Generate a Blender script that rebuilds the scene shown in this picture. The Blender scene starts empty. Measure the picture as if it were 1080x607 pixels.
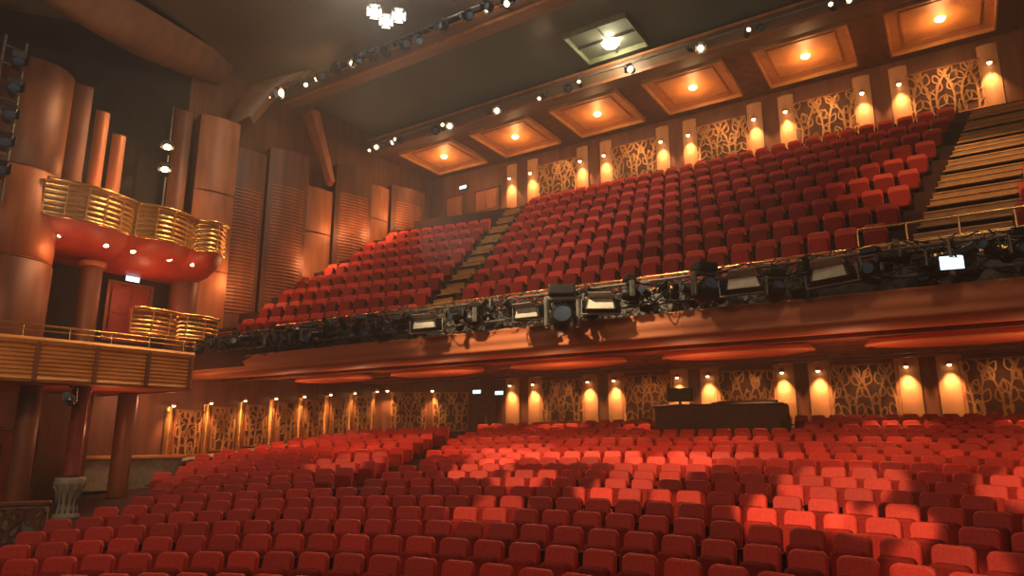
import bpy, math, random
from mathutils import Vector, Matrix
random.seed(7)
PI=math.pi; R=math.radians
SC=bpy.context.scene; COL=SC.collection
ZO=3.6
# ---------------------------------------------------------------- materials
def mat(name,col,rough=.5,metal=0,col2=None,scale=4,emit=None,estr=0,bump=0,sheen=0,vary=0,stretch=None,spec=None):
    m=bpy.data.materials.new(name); m.use_nodes=True; nt=m.node_tree; N=nt.nodes; L=nt.links
    b=N['Principled BSDF']; b.inputs['Base Color'].default_value=(*col,1); b.inputs['Roughness'].default_value=rough; b.inputs['Metallic'].default_value=metal
    if spec is not None: b.inputs['Specular IOR Level'].default_value=spec
    tc=N.new('ShaderNodeTexCoord'); src=tc.outputs['Object']
    if stretch:
        mp=N.new('ShaderNodeMapping'); mp.inputs['Scale'].default_value=stretch; L.new(src,mp.inputs['Vector']); src=mp.outputs['Vector']
    nz=N.new('ShaderNodeTexNoise'); nz.inputs['Scale'].default_value=scale; nz.inputs['Detail'].default_value=4; L.new(src,nz.inputs['Vector'])
    out=None
    if col2:
        r=N.new('ShaderNodeValToRGB'); r.color_ramp.elements[0].position=.35; r.color_ramp.elements[1].position=.68
        r.color_ramp.elements[0].color=(*col,1); r.color_ramp.elements[1].color=(*col2,1)
        L.new(nz.outputs['Fac'],r.inputs['Fac']); out=r.outputs['Color']
    if vary:
        oi=N.new('ShaderNodeObjectInfo'); hs=N.new('ShaderNodeHueSaturation'); ma=N.new('ShaderNodeMapRange')
        ma.inputs['To Min'].default_value=1-vary; ma.inputs['To Max'].default_value=1+vary
        L.new(oi.outputs['Random'],ma.inputs['Value']); L.new(ma.outputs['Result'],hs.inputs['Value'])
        if out: L.new(out,hs.inputs['Color'])
        else: hs.inputs['Color'].default_value=(*col,1)
        out=hs.outputs['Color']
    if out: L.new(out,b.inputs['Base Color'])
    if bump:
        bp=N.new('ShaderNodeBump'); bp.inputs['Strength'].default_value=bump; bp.inputs['Distance'].default_value=.02
        L.new(nz.outputs['Fac'],bp.inputs['Height']); L.new(bp.outputs['Normal'],b.inputs['Normal'])
    if sheen: b.inputs['Sheen Weight'].default_value=sheen; b.inputs['Sheen Roughness'].default_value=.4; b.inputs['Sheen Tint'].default_value=(1,.2,.12,1)
    if emit: b.inputs['Emission Color'].default_value=(*emit,1); b.inputs['Emission Strength'].default_value=estr
    return m
M={}
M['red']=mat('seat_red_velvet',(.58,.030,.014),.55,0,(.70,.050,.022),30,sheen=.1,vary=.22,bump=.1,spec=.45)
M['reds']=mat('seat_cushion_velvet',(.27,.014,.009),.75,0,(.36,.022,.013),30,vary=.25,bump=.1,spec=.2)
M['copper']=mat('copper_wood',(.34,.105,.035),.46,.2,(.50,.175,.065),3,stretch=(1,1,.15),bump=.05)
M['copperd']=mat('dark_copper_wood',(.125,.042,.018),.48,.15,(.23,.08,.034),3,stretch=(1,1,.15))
M['beam']=mat('brown_beam',(.14,.065,.032),.5,.05,(.22,.105,.055),2,stretch=(.2,1,1))
M['amber']=mat('amber_veneer',(.50,.24,.10),.65,0,(.60,.31,.14),3,stretch=(1,1,.2))
M['gold']=mat('gilded_wood',(.68,.36,.11),.24,.8,(.80,.46,.16),5,stretch=(1,1,.3))
M['goldm']=mat('matte_gold_panel',(.50,.21,.055),.42,.25,(.68,.33,.10),3,stretch=(.3,.3,1))
M['coffer']=mat('orange_coffer_panel',(.55,.19,.05),.5,.1,(.64,.25,.075),2)
M['brass']=mat('brass',(.80,.50,.18),.22,.9)
M['fret']=mat('gilded_fretwork',(.62,.34,.11),.4,.3,(.46,.22,.07),6)
M['fretback']=mat('fretwork_backing',(.08,.022,.010),.6,0,(.15,.045,.018),3)
M['carpet']=mat('dark_red_carpet',(.035,.006,.005),.9,0,(.06,.010,.008),14,bump=.2)
M['soffit']=mat('red_soffit',(.52,.10,.04),.8,0,(.62,.15,.055),.5,spec=.2)
M['fascia']=mat('copper_fascia',(.46,.14,.055),.6,.05,(.60,.21,.09),1.2,stretch=(.15,1,1),spec=.3)
M['ceil']=mat('dark_ceiling',(.060,.060,.046),.8,0,(.12,.108,.080),.16)
M['ceilf']=mat('dark_brown_ceiling',(.050,.041,.030),.8,0,(.15,.11,.075),.13)
M['black']=mat('black_metal',(.016,.016,.018),.4,.5,(.03,.029,.031),9)
M['dgrey']=mat('dark_grey_metal',(.10,.098,.085),.45,.4,(.18,.17,.145),8)
M['grey']=mat('pale_grey_enamel',(.56,.53,.42),.45,.1,(.42,.40,.32),6)
M['void']=mat('black_wall',(.010,.009,.008),.95,0,(.024,.018,.014),2)  # near-black colour for the upper left wall
M['desk']=mat('dark_desk_wood',(.055,.014,.010),.55,0,(.10,.026,.016),3)
M['stone']=mat('pale_plaster',(.20,.19,.15),.75,0,(.30,.28,.22),6,bump=.2)
M['stair']=mat('worn_gold_stair',(.40,.19,.055),.55,0,(.54,.28,.09),4)
M['stepd']=mat('terrace_riser',(.045,.009,.007),.8,0,(.075,.015,.009),4)
M['glow']=mat('warm_lamp',(1,.8,.5),.5,emit=(1,.68,.32),estr=14)
M['white']=mat('bright_lamp',(1,.95,.8),.5,emit=(1,.92,.72),estr=70)
M['lens']=mat('blue_grey_lens',(.05,.07,.10),.08,.3,(.08,.11,.15),4,emit=(.25,.4,.6),estr=.015)
M['sign']=mat('lit_sign',(.5,.8,.9),.5,emit=(.55,.85,1),estr=2.2)
M['redlit']=mat('red_lacquer',(.30,.026,.014),.5,0,(.40,.045,.02),2)
M['redpan']=mat('dark_red_panel',(.17,.016,.010),.55,0,(.26,.032,.015),4)
M['frame']=mat('hatch_brown_frame',(.12,.11,.06),.5,0,(.18,.17,.09),4)
# ---------------------------------------------------------------- mesh builder
class MB:
    def __init__(s): s.v=[]; s.f=[]; s.sm=[]
    def add(s,vs,fs,smooth=False,X=None):
        o=len(s.v)
        for p in vs:
            p=Vector(p); s.v.append(X@p if X else p)
        for f in fs: s.f.append([i+o for i in f]); s.sm.append(smooth)
        return s
    def box(s,x0,x1,y0,y1,z0,z1,X=None):
        v=[(x,y,z) for z in (z0,z1) for y in (y0,y1) for x in (x0,x1)]
        return s.add(v,[(0,2,3,1),(4,5,7,6),(0,1,5,4),(2,6,7,3),(0,4,6,2),(1,3,7,5)],False,X)
    def prism(s,poly,z0,z1,X=None):
        n=len(poly); v=[(x,y,z0) for x,y in poly]+[(x,y,z1) for x,y in poly]
        f=[tuple(range(n))[::-1],tuple(range(n,2*n))]+[(i,(i+1)%n,n+(i+1)%n,n+i) for i in range(n)]
        return s.add(v,f,False,X)
    def cyl(s,p0,p1,r0,r1=None,n=12,X=None):
        r1=r0 if r1 is None else r1; p0=Vector(p0); p1=Vector(p1); d=(p1-p0).normalized()
        a=d.orthogonal().normalized(); b=d.cross(a); v=[]
        for p,r in((p0,r0),(p1,r1)):
            for i in range(n):
                t=2*PI*i/n; v.append(p+a*r*math.cos(t)+b*r*math.sin(t))
        s.add(v,[(i,(i+1)%n,n+(i+1)%n,n+i) for i in range(n)],True,X)
        return s.add(v,[tuple(range(n))[::-1],tuple(range(n,2*n))],False,X)
    def tube(s,pts,r,n=8):
        pts=[Vector(p) for p in pts]; v=[]; up=Vector((0,0,1))
        for i,p in enumerate(pts):
            d=(pts[min(i+1,len(pts)-1)]-pts[max(i-1,0)]).normalized()
            a=d.cross(up)
            if a.length<1e-3: a=Vector((1,0,0))
            a.normalize(); b=d.cross(a)
            for k in range(n):
                t=2*PI*k/n; v.append(p+a*r*math.cos(t)+b*r*math.sin(t))
        m=len(pts)
        return s.add(v,[(i*n+k,i*n+(k+1)%n,(i+1)*n+(k+1)%n,(i+1)*n+k) for i in range(m-1) for k in range(n)]+[tuple(range(n))[::-1],tuple(range((m-1)*n,m*n))],True)
    def lathe(s,prof,c=(0,0,0),n=24,X=None,a0=0,a1=2*PI):
        v=[]; full=abs(a1-a0-2*PI)<1e-6; m=n if full else n+1
        for r,z in prof:
            for i in range(m):
                t=a0+(a1-a0)*i/n; v.append((c[0]+r*math.cos(t),c[1]+r*math.sin(t),c[2]+z))
        f=[]
        for j in range(len(prof)-1):
            for i in range(n):
                i2=(i+1)%m if full else i+1
                f.append((j*m+i,j*m+i2,(j+1)*m+i2,(j+1)*m+i))
        return s.add(v,f,True,X)
    def grid(s,rows,smooth=True):
        n=len(rows[0]); v=[p for r in rows for p in r]
        return s.add(v,[(j*n+i,j*n+i+1,(j+1)*n+i+1,(j+1)*n+i) for j in range(len(rows)-1) for i in range(n-1)],smooth)
    def slab(s,w,z0,z1,y0,y1,rad=.05,n=4,crown=0,lean=0,ins=.022,X=None):
        o=[]
        for cx,cz,a in((w/2-rad,z1-rad,0),(-w/2+rad,z1-rad,90),(-w/2+rad,z0+rad,180),(w/2-rad,z0+rad,270)):
            for i in range(n+1):
                t=R(a+90*i/n); o.append((cx+rad*math.cos(t),cz+rad*math.sin(t)))
        zc=(z0+z1)/2; v=[]
        for y,k in((y1,0),(y0+ins,0),(y0,ins)):
            for x,z in o:
                zz=z+(crown*(1-(2*x/w)**2) if z>zc else 0)
                sx=(w/2-k)/(w/2); sz=((z1-z0)/2-k)/((z1-z0)/2)
                v.append((x*sx,y+lean*(zz-z0),zc+(zz-zc)*sz))
        m=len(o); f=[tuple(range(m))[::-1],tuple(range(2*m,3*m))]
        s.add(v,[],False,X); base=len(s.v)-3*m
        for j in range(2):
            for i in range(m): s.f.append([base+j*m+i,base+j*m+(i+1)%m,base+(j+1)*m+(i+1)%m,base+(j+1)*m+i]); s.sm.append(True)
        for q in f: s.f.append([base+i for i in q]); s.sm.append(False)
        return s
    def ribbon(s,pts,w,y0,y1,wm=None):
        """flat ribbon in the x-z plane from y0 (front) to y1"""
        L=[];Rr=[]
        for i,(x,z) in enumerate(pts):
            a=pts[max(i-1,0)]; b=pts[min(i+1,len(pts)-1)]; dx,dz=b[0]-a[0],b[1]-a[1]; l=math.hypot(dx,dz) or 1
            ww=w/2*(wm(i/(len(pts)-1)) if wm else 1)
            L.append((x-dz/l*ww,z+dx/l*ww)); Rr.append((x+dz/l*ww,z-dx/l*ww))
        n=len(pts); v=[(x,y0,z) for x,z in L]+[(x,y0,z) for x,z in Rr]+[(x,y1,z) for x,z in L]+[(x,y1,z) for x,z in Rr]
        f=[]
        for i in range(n-1): f+=[(i,i+1,n+i+1,n+i),(i,2*n+i,2*n+i+1,i+1),(n+i,n+i+1,3*n+i+1,3*n+i)]
        return s.add(v,f)
    def mesh(s,name,m):
        me=bpy.data.meshes.new(name); me.from_pydata([tuple(p) for p in s.v],[],s.f); me.materials.append(m)
        me.polygons.foreach_set('use_smooth',s.sm); me.update(); return me
    def build(s,name,m,parent=None,off=None,bev=0,recenter=True):
        if off is not None:
            off=Vector(off); s.v=[p-off for p in s.v]
        loc=Vector((0,0,0))
        if parent is None and recenter and off is None:
            xs=[p.x for p in s.v]; ys=[p.y for p in s.v]; zs=[p.z for p in s.v]
            loc=Vector(((min(xs)+max(xs))/2,(min(ys)+max(ys))/2,min(zs))); s.v=[p-loc for p in s.v]
        o=bpy.data.objects.new(name,s.mesh(name,m)); COL.objects.link(o); o.parent=parent; o.location=loc
        if bev:
            b=o.modifiers.new('bevel','BEVEL'); b.width=bev; b.segments=2; b.limit_method='ANGLE'
        return o
def tag(o,label=None,cat=None,group=None,kind=None):
    if label:o['label']=label
    if cat:o['category']=cat
    if group:o['group']=group
    if kind:o['kind']=kind
    return o
def thing(name,label,cat,loc=(0,0,0),rz=0,group=None):
    o=bpy.data.objects.new(name,None); COL.objects.link(o); o.location=loc; o.rotation_euler=(0,0,rz); o.empty_display_size=.2
    return tag(o,label,cat,group)
def struct(name,mb,m,bev=0): return tag(mb.build(name,m,bev=bev),kind='structure')
def copy_tree(o,parent=None):
    c=o.copy(); COL.objects.link(c); c.parent=parent
    for ch in o.children: copy_tree(ch,c)
    return c
W1='first second third fourth fifth sixth seventh eighth ninth tenth eleventh twelfth thirteenth fourteenth fifteenth sixteenth seventeenth eighteenth nineteenth'.split()
TN={2:'twent',3:'thirt',4:'fort',5:'fift',6:'sixt',7:'sevent',8:'eight',9:'ninet'}
def ordw(n):
    if n<20: return W1[n-1]
    t,u=divmod(n,10)
    return TN[t]+('ieth' if u==0 else 'y-'+W1[u-1])
# ---------------------------------------------------------------- camera
PSI=R(33); PIT=R(12.3); cS,sS=math.cos(PSI),math.sin(PSI); cP,sP=math.cos(PIT),math.sin(PIT)
cd=bpy.data.cameras.new('camera'); cam=bpy.data.objects.new('camera',cd); COL.objects.link(cam)
cam.location=(0,0,0); cam.rotation_euler=(PI/2+PIT,0,PSI); cd.lens=24; cd.sensor_width=36; cd.clip_end=200; SC.camera=cam
def proj(x,y,z):
    f=-sS*x+cS*y; r=cS*x+sS*y; d=cP*f+sP*z; u=cP*z-sP*f
    if d<.5: return -9999,-9999,d
    return 540+720*r/d,303.5-720*u/d,d
def zf(x,y):
    rr=math.hypot(x+4.9,y+5.5)
    return -2.15+.122*(.75*y+.25*(rr-5.5)-12.3)
def interp(t,pts):
    if t<=pts[0][0]: return pts[0][1]
    for (a,b),(c,d) in zip(pts,pts[1:]):
        if t<=c: return b+(d-b)*(t-a)/(c-a)
    return pts[-1][1]
XL=-25.5; XR=6.0; YB=29.6
NR=10; DY=1.20; DZ=.84; DX=1.333   # balcony rows
# ---------------------------------------------------------------- structure
b=MB(); rows=[]
for j in range(31):
    y=-1+j*31/30; rows.append([(x,y,zf(x,y)) for x in [XL-.5+i*(XR-XL+.5)/32 for i in range(33)]])
b.grid(rows); struct('floor',b,M['carpet'])
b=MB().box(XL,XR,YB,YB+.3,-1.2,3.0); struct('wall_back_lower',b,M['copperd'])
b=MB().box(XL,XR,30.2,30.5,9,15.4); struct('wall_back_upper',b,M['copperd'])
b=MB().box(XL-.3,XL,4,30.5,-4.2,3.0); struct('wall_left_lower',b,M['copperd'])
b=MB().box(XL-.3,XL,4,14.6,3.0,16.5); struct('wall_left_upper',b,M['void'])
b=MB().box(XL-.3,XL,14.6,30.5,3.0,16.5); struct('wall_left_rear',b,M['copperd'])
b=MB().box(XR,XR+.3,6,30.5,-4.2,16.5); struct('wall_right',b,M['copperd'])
b=MB().prism([(-25.5,26.8),(-25.5,27.1),(-21.6,29.6),(-21.3,29.6)],-1.0,2.95); struct('wall_corner',b,M['copperd'])
b=MB().add([(XL,15.7,2.25),(XR,15.7,2.25),(XR,YB,2.95),(XL,YB,2.95),(XL,15.7,2.4),(XR,15.7,2.4),(XR,YB,3.1),(XL,YB,3.1)],
  [(0,3,2,1),(4,5,6,7),(0,1,5,4),(2,3,7,6),(1,2,6,5),(0,4,7,3)]); struct('ceiling_under_balcony',b,M['soffit'])
b=MB()
for k in range(5):
    y=17.2+k*2.6; z=2.25+(y-15.7)*.0504
    b.box(XL,XR,y,y+.25,z-.10,z+.02)
struct('trim_soffit',b,M['copperd'])
b=MB()
for k in range(NR+1):
    z=3.35+DZ*k; y0=16.65+DY*k; xl=-14.85-.3*DX*k
    b.prism([(xl,y0),(XR,y0),(XR,y0+DY+.05),(xl-.4,y0+DY+.05)],z-.86,z)
b.box(XL,XR,29.3,30.2,11.2,11.54)
struct('floor_balcony',b,M['stepd'])
b=MB(); c9,s9=math.cos(R(9)),math.sin(R(9))
for k in range(NR+1):
    z=3.35+DZ*k-.004; xr=-14.7-.3*DX*k; y0=16.4+DY*1.01*k; L=(xr-XL)/c9
    b.prism([(xr,y0),(xr-.4,y0+DY+.1),(XL,y0+DY+.1-L*s9),(XL,y0-L*s9)],z-.86,z)
struct('floor_balcony_side',b,M['stepd'])
b=MB(); rows=[]
for j in range(13):
    t=j/12; y=3+16.2*t; z=12.4+3.8*t+.5*math.sin(PI*t); rows.append([(x,y,z+.25*math.sin(x*.35+y*.4)) for x in [XL+i*(XR-XL)/20 for i in range(21)]])
b.grid(rows); struct('ceiling_front',b,M['ceilf'])
b=MB().box(XL,XR,19.9,25.8,16.25,16.4); struct('ceiling_middle',b,M['ceil'])
b=MB().box(XL,XR,25.62,30.5,15.2,15.5); struct('ceiling_back',b,M['copperd'])
b=MB(); rows=[]
for i in range(24):
    t=i/23; x=-25.6+3.6*t**1.3; y=15.8-9.2*t; z=15.0-1.9*t-.3*math.sin(PI*t)
    w=.7+.4*math.sin(PI*t)
    rows.append([(x-.2,y,z+.5),(x+w*.2,y,z-.05),(x+w*.7,y,z-.1),(x+w*1.3,y,z+.15),(x+w*1.8,y,z+.8)])
b.grid(rows); tag(b.build('trim_1',M['beam']),kind='structure')
# ---------------------------------------------------------------- lamps
def light(kind,name,loc,energy,col=(1,.6,.3),size=.1,target=None,angle=60,blend=.6):
    l=bpy.data.lights.new(name,kind); l.energy=energy; l.color=col
    l.shadow_soft_size=size
    o=bpy.data.objects.new(name,l); COL.objects.link(o); o.location=loc
    if kind=='SPOT': l.spot_size=R(angle); l.spot_blend=blend
    if target is not None: o.rotation_euler=(Vector(target)-Vector(loc)).to_track_quat('-Z','Y').to_euler()
    return o
# ---------------------------------------------------------------- lattice, pilaster, sconce
def fret(w,h,seed):
    rnd=random.Random(seed); b=MB(); cl=lambda p:(max(-w/2,min(w/2,p[0])),max(0,min(h,p[1])))
    n=max(3,int(w/.36))
    for i in range(n):
        x0=-w/2+w*(i+.5)/n; x1=x0+(1 if (i+seed)%2 else -1)*rnd.uniform(.2,.5)*w*.5; xm=x0-(x1-x0)*rnd.uniform(.5,1.0)
        P=[]
        for j in range(17):
            t=j/16; P.append(((1-t)**2*x0+2*t*(1-t)*xm+t*t*x1,h*t))
        b.ribbon([cl(p) for p in P],.065,-.06,0)
        for q0,t0 in enumerate((.06,.22,.38,.54,.70,.84)):
            j=int(t0*16); px,pz=P[j]; s=1 if (q0+i)%2 else -1; a=R(90-s*rnd.uniform(28,55)); L=rnd.uniform(.38,.58)
            for side in(1,-1):
                q=[]
                for m in range(8):
                    u=m/7; d=side*.27*L*math.sin(PI*u)+s*.25*L*u*u
                    q.append(cl((px+L*u*math.cos(a)-d*math.sin(a),pz+L*u*math.sin(a)+d*math.cos(a))))
                b.ribbon(q,.05,-.055,0)
    return b
def lattice(w,h,loc,rz,label,group,seed=0):
    t=thing('fretwork_panel',label,'wall panel',loc,rz,group)
    MB().box(-w/2,w/2,-.04,-.005,0,h).build('backing',M['fretback'],t)
    b=MB(); e=.06
    b.box(-w/2,w/2,-.09,-.005,-e,0).box(-w/2,w/2,-.09,-.005,h,h+e).box(-w/2-e,-w/2,-.09,-.005,-e,h+e).box(w/2,w/2+e,-.09,-.005,-e,h+e)
    b.build('panel_frame',M['copper'],t,bev=.012)
    f=fret(w-.04,h,seed+int(w*10)); f.build('fretwork',M['fret'],t,off=(0,.03,0))
    return t
def pilaster(w,h,loc,rz,label,group,m='amber'):
    rows=[]; n=8
    for z in(0,.001,h-.001,h):
        rows.append([(-w/2+w*i/n,-.05-.08*math.sin(PI*i/n),z) for i in range(n+1)])
    t=thing('pilaster',label,'pilaster',loc,rz,group)
    b=MB().grid(rows); b.build('shaft',M[m],t)
    MB().box(-w/2-.03,w/2+.03,-.18,-.005,-.12,0).build('plinth',M['copperd'],t,bev=.02)
    return t
sconce_p=None
def sconce(loc,rz,label,group,en=70,sc=1.0,drop=1.2):
    global sconce_p
    if sconce_p is None:
        t=thing('wall_sconce','x','wall lamp')
        MB().lathe([(.04,.16),(.055,.15),(.10,.0),(.095,.0),(.05,.14)],(0,-.22,0),16).build('shade',M['copper'],t)
        MB().lathe([(0,-.04),(.05,-.035),(.075,.02),(.05,.06),(0,.07)],(0,-.22,-.01),12).build('bulb',M['glow'],t)
        MB().cyl((0,-.01,.11),(0,-.2,.13),.018).cyl((0,-.01,.11),(0,-.04,.11),.05).build('bracket',M['copper'],t)
        sconce_p=t; o=t
    else: o=copy_tree(sconce_p)
    o.location=loc; o.rotation_euler=(0,0,rz); o.scale=(sc,sc,sc); tag(o,label,'wall lamp',group)
    d=Matrix.Rotation(rz,3,'Z')
    p=Vector(loc)+d@Vector((0,-.36*sc,-.12)); q=Vector(loc)+d@Vector((0,.1,-drop))
    light('SPOT','sconce_light',p,en,(1,.50,.20),.07,q,76,1)
cen=[-18.9,-14.5,-10.1,-5.7,-1.3,3.1]
ns=0
for i,c in enumerate(cen):
    cl_=c+.42
    for s in(-1,1):
        if i==5 and s==1: continue
        ns+=1; x=c+s*.68; xl=cl_+s*.68
        pilaster(.82,2.9,(xl,YB,.0),0,'amber pilaster under the balcony, %s from the left on the back wall'%ordw(ns),'pilasters on the stalls back wall')
        sconce((xl,YB-.10,2.55),0,'glowing wall sconce under the balcony, %s from the left on the back wall'%ordw(ns),'sconces on the stalls back wall',360,1)
        pilaster(.66,3.2,(x,30.19,11.7),0,'amber pilaster behind the top balcony row, %s from the left'%ordw(ns),'pilasters behind the balcony')
        sconce((x,30.1,14.0),0,'glowing wall sconce behind the top balcony row, %s from the left'%ordw(ns),'sconces behind the balcony',330,1.1)
    if i<5:
        lattice(2.4,2.4,(cl_+2.2,YB,.3),0,'gilded leaf fretwork panel in the stalls back wall, %s from the left'%ordw(i+1),'fretwork panels on the stalls back wall',i)
        lattice(2.5,2.0,(c+2.2,30.2,12.4),0,'gilded leaf fretwork panel above the top balcony row, %s from the left'%ordw(i+1),'fretwork panels behind the balcony',i+10)
        light('SPOT','panel_fill_light',(cl_+2.2,YB-1.7,2.6),55,(1,.46,.17),.15,(cl_+2.2,YB,1.2),85,.8)  # unseen spots added to brighten the fretwork panels
        light('SPOT','panel_fill_light',(c+2.2,28.4,14.7),70,(1,.46,.17),.15,(c+2.2,30.2,13.0),85,.8)
rc=math.atan2(2.55,3.95)
for i,tt in enumerate((.28,.74)):
    x=-25.5+4.05*tt; y=27.0+2.55*tt
    lattice(1.75,1.9,(x+.06,y-.22,.35),rc,'gilded fretwork panel on the angled corner wall, %s one'%('left' if i==0 else 'right'),'fretwork panels on the corner wall',30+i)
for i,tt in enumerate((.03,.52)):
    x=-25.4+4.05*tt; y=26.85+2.55*tt
    sconce((x+.1,y-.1,2.35),rc,'glowing wall sconce on the angled corner wall, %s one'%('left' if i==0 else 'right'),'sconces on the corner wall',240,1.1)
for i in range(7):
    y=15.9+1.56*i; zb=-.7+.103*(y-15.5)
    lattice(1.0,1.65,(XL+.02,y,zb),PI/2,'narrow gilded fretwork panel on the left stalls wall, %s from the stage'%ordw(i+1),'narrow panels on the left stalls wall',40+i)
for i in range(8):
    y=15.12+1.56*i; zb=-.7+.103*(y-15.5)
    pilaster(.30,1.9,(XL+.01,y,zb-.05),PI/2,'slim gold pilaster on the left stalls wall, %s from the stage'%ordw(i+1),'slim pilasters on the left stalls wall','gold')
    sconce((XL+.1,y,zb+1.9),PI/2,'small sconce on the left stalls wall, %s from the stage'%ordw(i+1),'sconces on the left stalls wall',200,.9,1.6)
b=MB(); rows=[]
for j in range(20):
    y=12.2+j*14.6/19; zb=-.7+.103*(y-15.5)
    rows.append([(XL,y,zb-.1),(XL+.35,y,zb-.12),(XL+.42,y,zb-.2),(XL+.35,y,zb-.3),(XL,y,zb-.34)])
b.grid(rows,False); tag(b.build('trim_2',M['stone']),kind='structure')
def door(name,x,y,z,rz,w,h,m='redpan'):
    o=tag(MB().slab(w,0,h,-.06,0,.01,1,ins=.01).build(name,M[m]),kind='structure'); o.location=(x,y,z); o.rotation_euler=(0,0,rz)
    b=MB().box(-w/2-.1,-w/2,-.12,0,0,h+.1).box(w/2,w/2+.1,-.12,0,0,h+.1).box(-w/2,w/2,-.12,0,h,h+.1); b.build('door_frame',M['copperd'],o,off=(0,0,0),bev=.01)
    b=MB()
    for sx in(-1,1):
        for z0,z1 in((.12,.42),(.48,.9)):
            xa,xb=sx*w*.06,sx*w*.44; xa,xb=min(xa,xb),max(xa,xb); b.box(xa,xb,-.085,-.06,h*z0,h*z1)
    b.build('door_panel',M[m],o,off=(0,0,0),bev=.015)
    MB().cyl((w*.02,-.12,h*.35),(w*.02,-.12,h*.6),.02).build('door_handle',M['brass'],o)
    return o
door('door_1',-20.75,YB,-.35,0,.95,2.3)
door('door_2',-21.3,30.2,11.5,0,1.6,2.3,'copper')
door('door_3',XL,13.1,3.4,PI/2,1.5,2.1)
door('door_4',-23.6,30.2,11.5,0,1.2,2.3,'copper')
def sign(x,y,z,rz,label):
    t=thing('exit_sign',label,'sign',(x,y,z),rz)
    MB().box(-.28,.28,-.08,0,0,.24).build('housing',M['black'],t,bev=.01)
    MB().box(-.25,.25,-.09,-.081,.03,.21).build('lit_face',M['sign'],t)
sign(-19.95,YB-.02,2.1,0,'small lit white exit sign above the stalls corner door')
sign(-21.3,YB-.12,2.2,0,'small lit sign left of the stalls corner door, under the balcony')
sign(XL+.05,13.1,5.62,PI/2,'small lit sign over the red box door on the left wall')
sign(-22.9,30.1,14.1,0,'small lit blue sign high in the far balcony corner')
# ---------------------------------------------------------------- balcony front
O=(-9.75,15.6,2.2)
bf=thing('balcony_balustrade','long copper balcony front carrying the lighting rail, below the brass handrail','balcony',O)
xs=[XL+i*(XR-XL)/40 for i in range(41)]
prof=[(15.95,2.18),(15.6,2.2),(15.42,2.3),(15.36,2.36),(15.42,2.42),(15.34,2.5),(15.32,2.66),(15.38,2.78),(15.33,2.82),(15.33,2.88),(15.6,2.9),(16.1,2.9)]
MB().grid([[(x,y,z) for x in xs] for y,z in prof]).build('fascia_band',M['fascia'],bf,off=O)
MB().box(XL,XR,16.05,16.2,2.86,3.6).build('parapet',M['dgrey'],bf,off=O)
b=MB()
for x in [XL+1+i*1.3 for i in range(24)]: b.box(x-.03,x+.03,15.98,16.06,2.92,3.6)
b.box(XL,XR,15.98,16.06,3.28,3.33); b.build('parapet_ribs',M['dgrey'],bf,off=O)
MB().box(XL,XR,16.0,16.28,3.6,3.66).build('parapet_cap',M['gold'],bf,off=O)
MB().cyl((XL,16.1,3.98),(XR,16.1,3.98),.035).build('top_rail',M['brass'],bf,off=O)
for i in range(21): MB().cyl((XL+.6+i*1.5,16.1,3.64),(XL+.6+i*1.5,16.1,3.98),.018,n=8).build('rail_post',M['brass'],bf,off=O)
b=MB().cyl((XL,15.05,3.62),(XR,15.05,3.62),.035).cyl((XL,15.15,3.08),(XR,15.15,3.08),.035)
for i in range(32):
    x=XL+.5+i*.98; b.cyl((x,15.05,3.62),(x,16.0,3.5),.02,n=6).cyl((x,15.05,3.62),(x,15.15,3.08),.02,n=6).cyl((x,15.15,3.08),(x+.98,15.05,3.62),.015,n=6)
b.build('lighting_rail',M['dgrey'],bf,off=O)
b=MB(); x=XL+.2
while x<XR-.9:
    b.cyl((x,15.72,2.95),(x+.7,15.72,3.75),.010,n=4).cyl((x+.7,15.71,2.95),(x,15.71,3.75),.010,n=4); x+=.2
b.cyl((XL,15.72,3.75),(XR,15.72,3.75),.02,n=6); b.build('safety_mesh',M['dgrey'],bf,off=O)
rnd=random.Random(3); b=MB()
for i in range(300):
    x=XL+.6+i*.1; L=rnd.uniform(.4,1.3); d=rnd.uniform(.05,.32); zz=rnd.choice((3.75,3.6,3.5,3.3,3.1))
    b.tube([(x+L*t/6,15.1+.2*math.sin(t*.8+i),zz-d*4*(t/6)*(1-t/6)) for t in range(7)],.017,5)
b.build('cable',M['black'],bf,off=O)
for i,x in enumerate((-20.6,-15.4,-10.2,-5.0,.2)):
    t=thing('soffit_canopy','wide oval red canopy disc under the balcony, %s from the left'%ordw(i+1),'ceiling canopy',(x,18.8,2.12),0,'oval canopies under the balcony')
    MB().lathe([(0,.02),(.7,.0),(.95,.03),(1.0,.07),(.98,.12),(0,.2)],(0,0,0),40,X=Matrix.Diagonal((2.0,.75,1.5,1))).build('disc',M['soffit'],t)
    MB().lathe([(.98,.02),(1.02,.04),(1.02,.07),(.99,.08)],(0,0,0),40,X=Matrix.Diagonal((2.0,.75,1.5,1))).build('rim',M['fascia'],t)
dl=None; n=0
for y in(21.4,25.6):
    for x in(-22.5,-18.4,-14.3,-10.2,-6.1,-2.0,2.1):
        n+=1; z=2.25+(y-15.7)*.0504
        if dl is None:
            dl=thing('downlight','x','ceiling lamp')
            MB().lathe([(.06,-.0),(.085,-.015),(.085,-.022),(.055,-.022)],(0,0,0),16).build('trim_ring',M['brass'],dl); MB().lathe([(0,-.016),(.055,-.016),(.055,-.008)],(0,0,0),16).build('bulb',M['glow'],dl); o=dl
        else: o=copy_tree(dl)
        o.location=(x,y,z); tag(o,'small round downlight in the red soffit, %s from the left in its %s row'%(ordw((n-1)%7+1),'front' if n<8 else 'rear'),'ceiling lamp','downlights under the balcony')
        light('SPOT','downlight_light',(x,y,z-.06),170 if n<8 else 330,(1,.50,.2),.1,(x,y-.3,z-3),70,.4)
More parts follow.
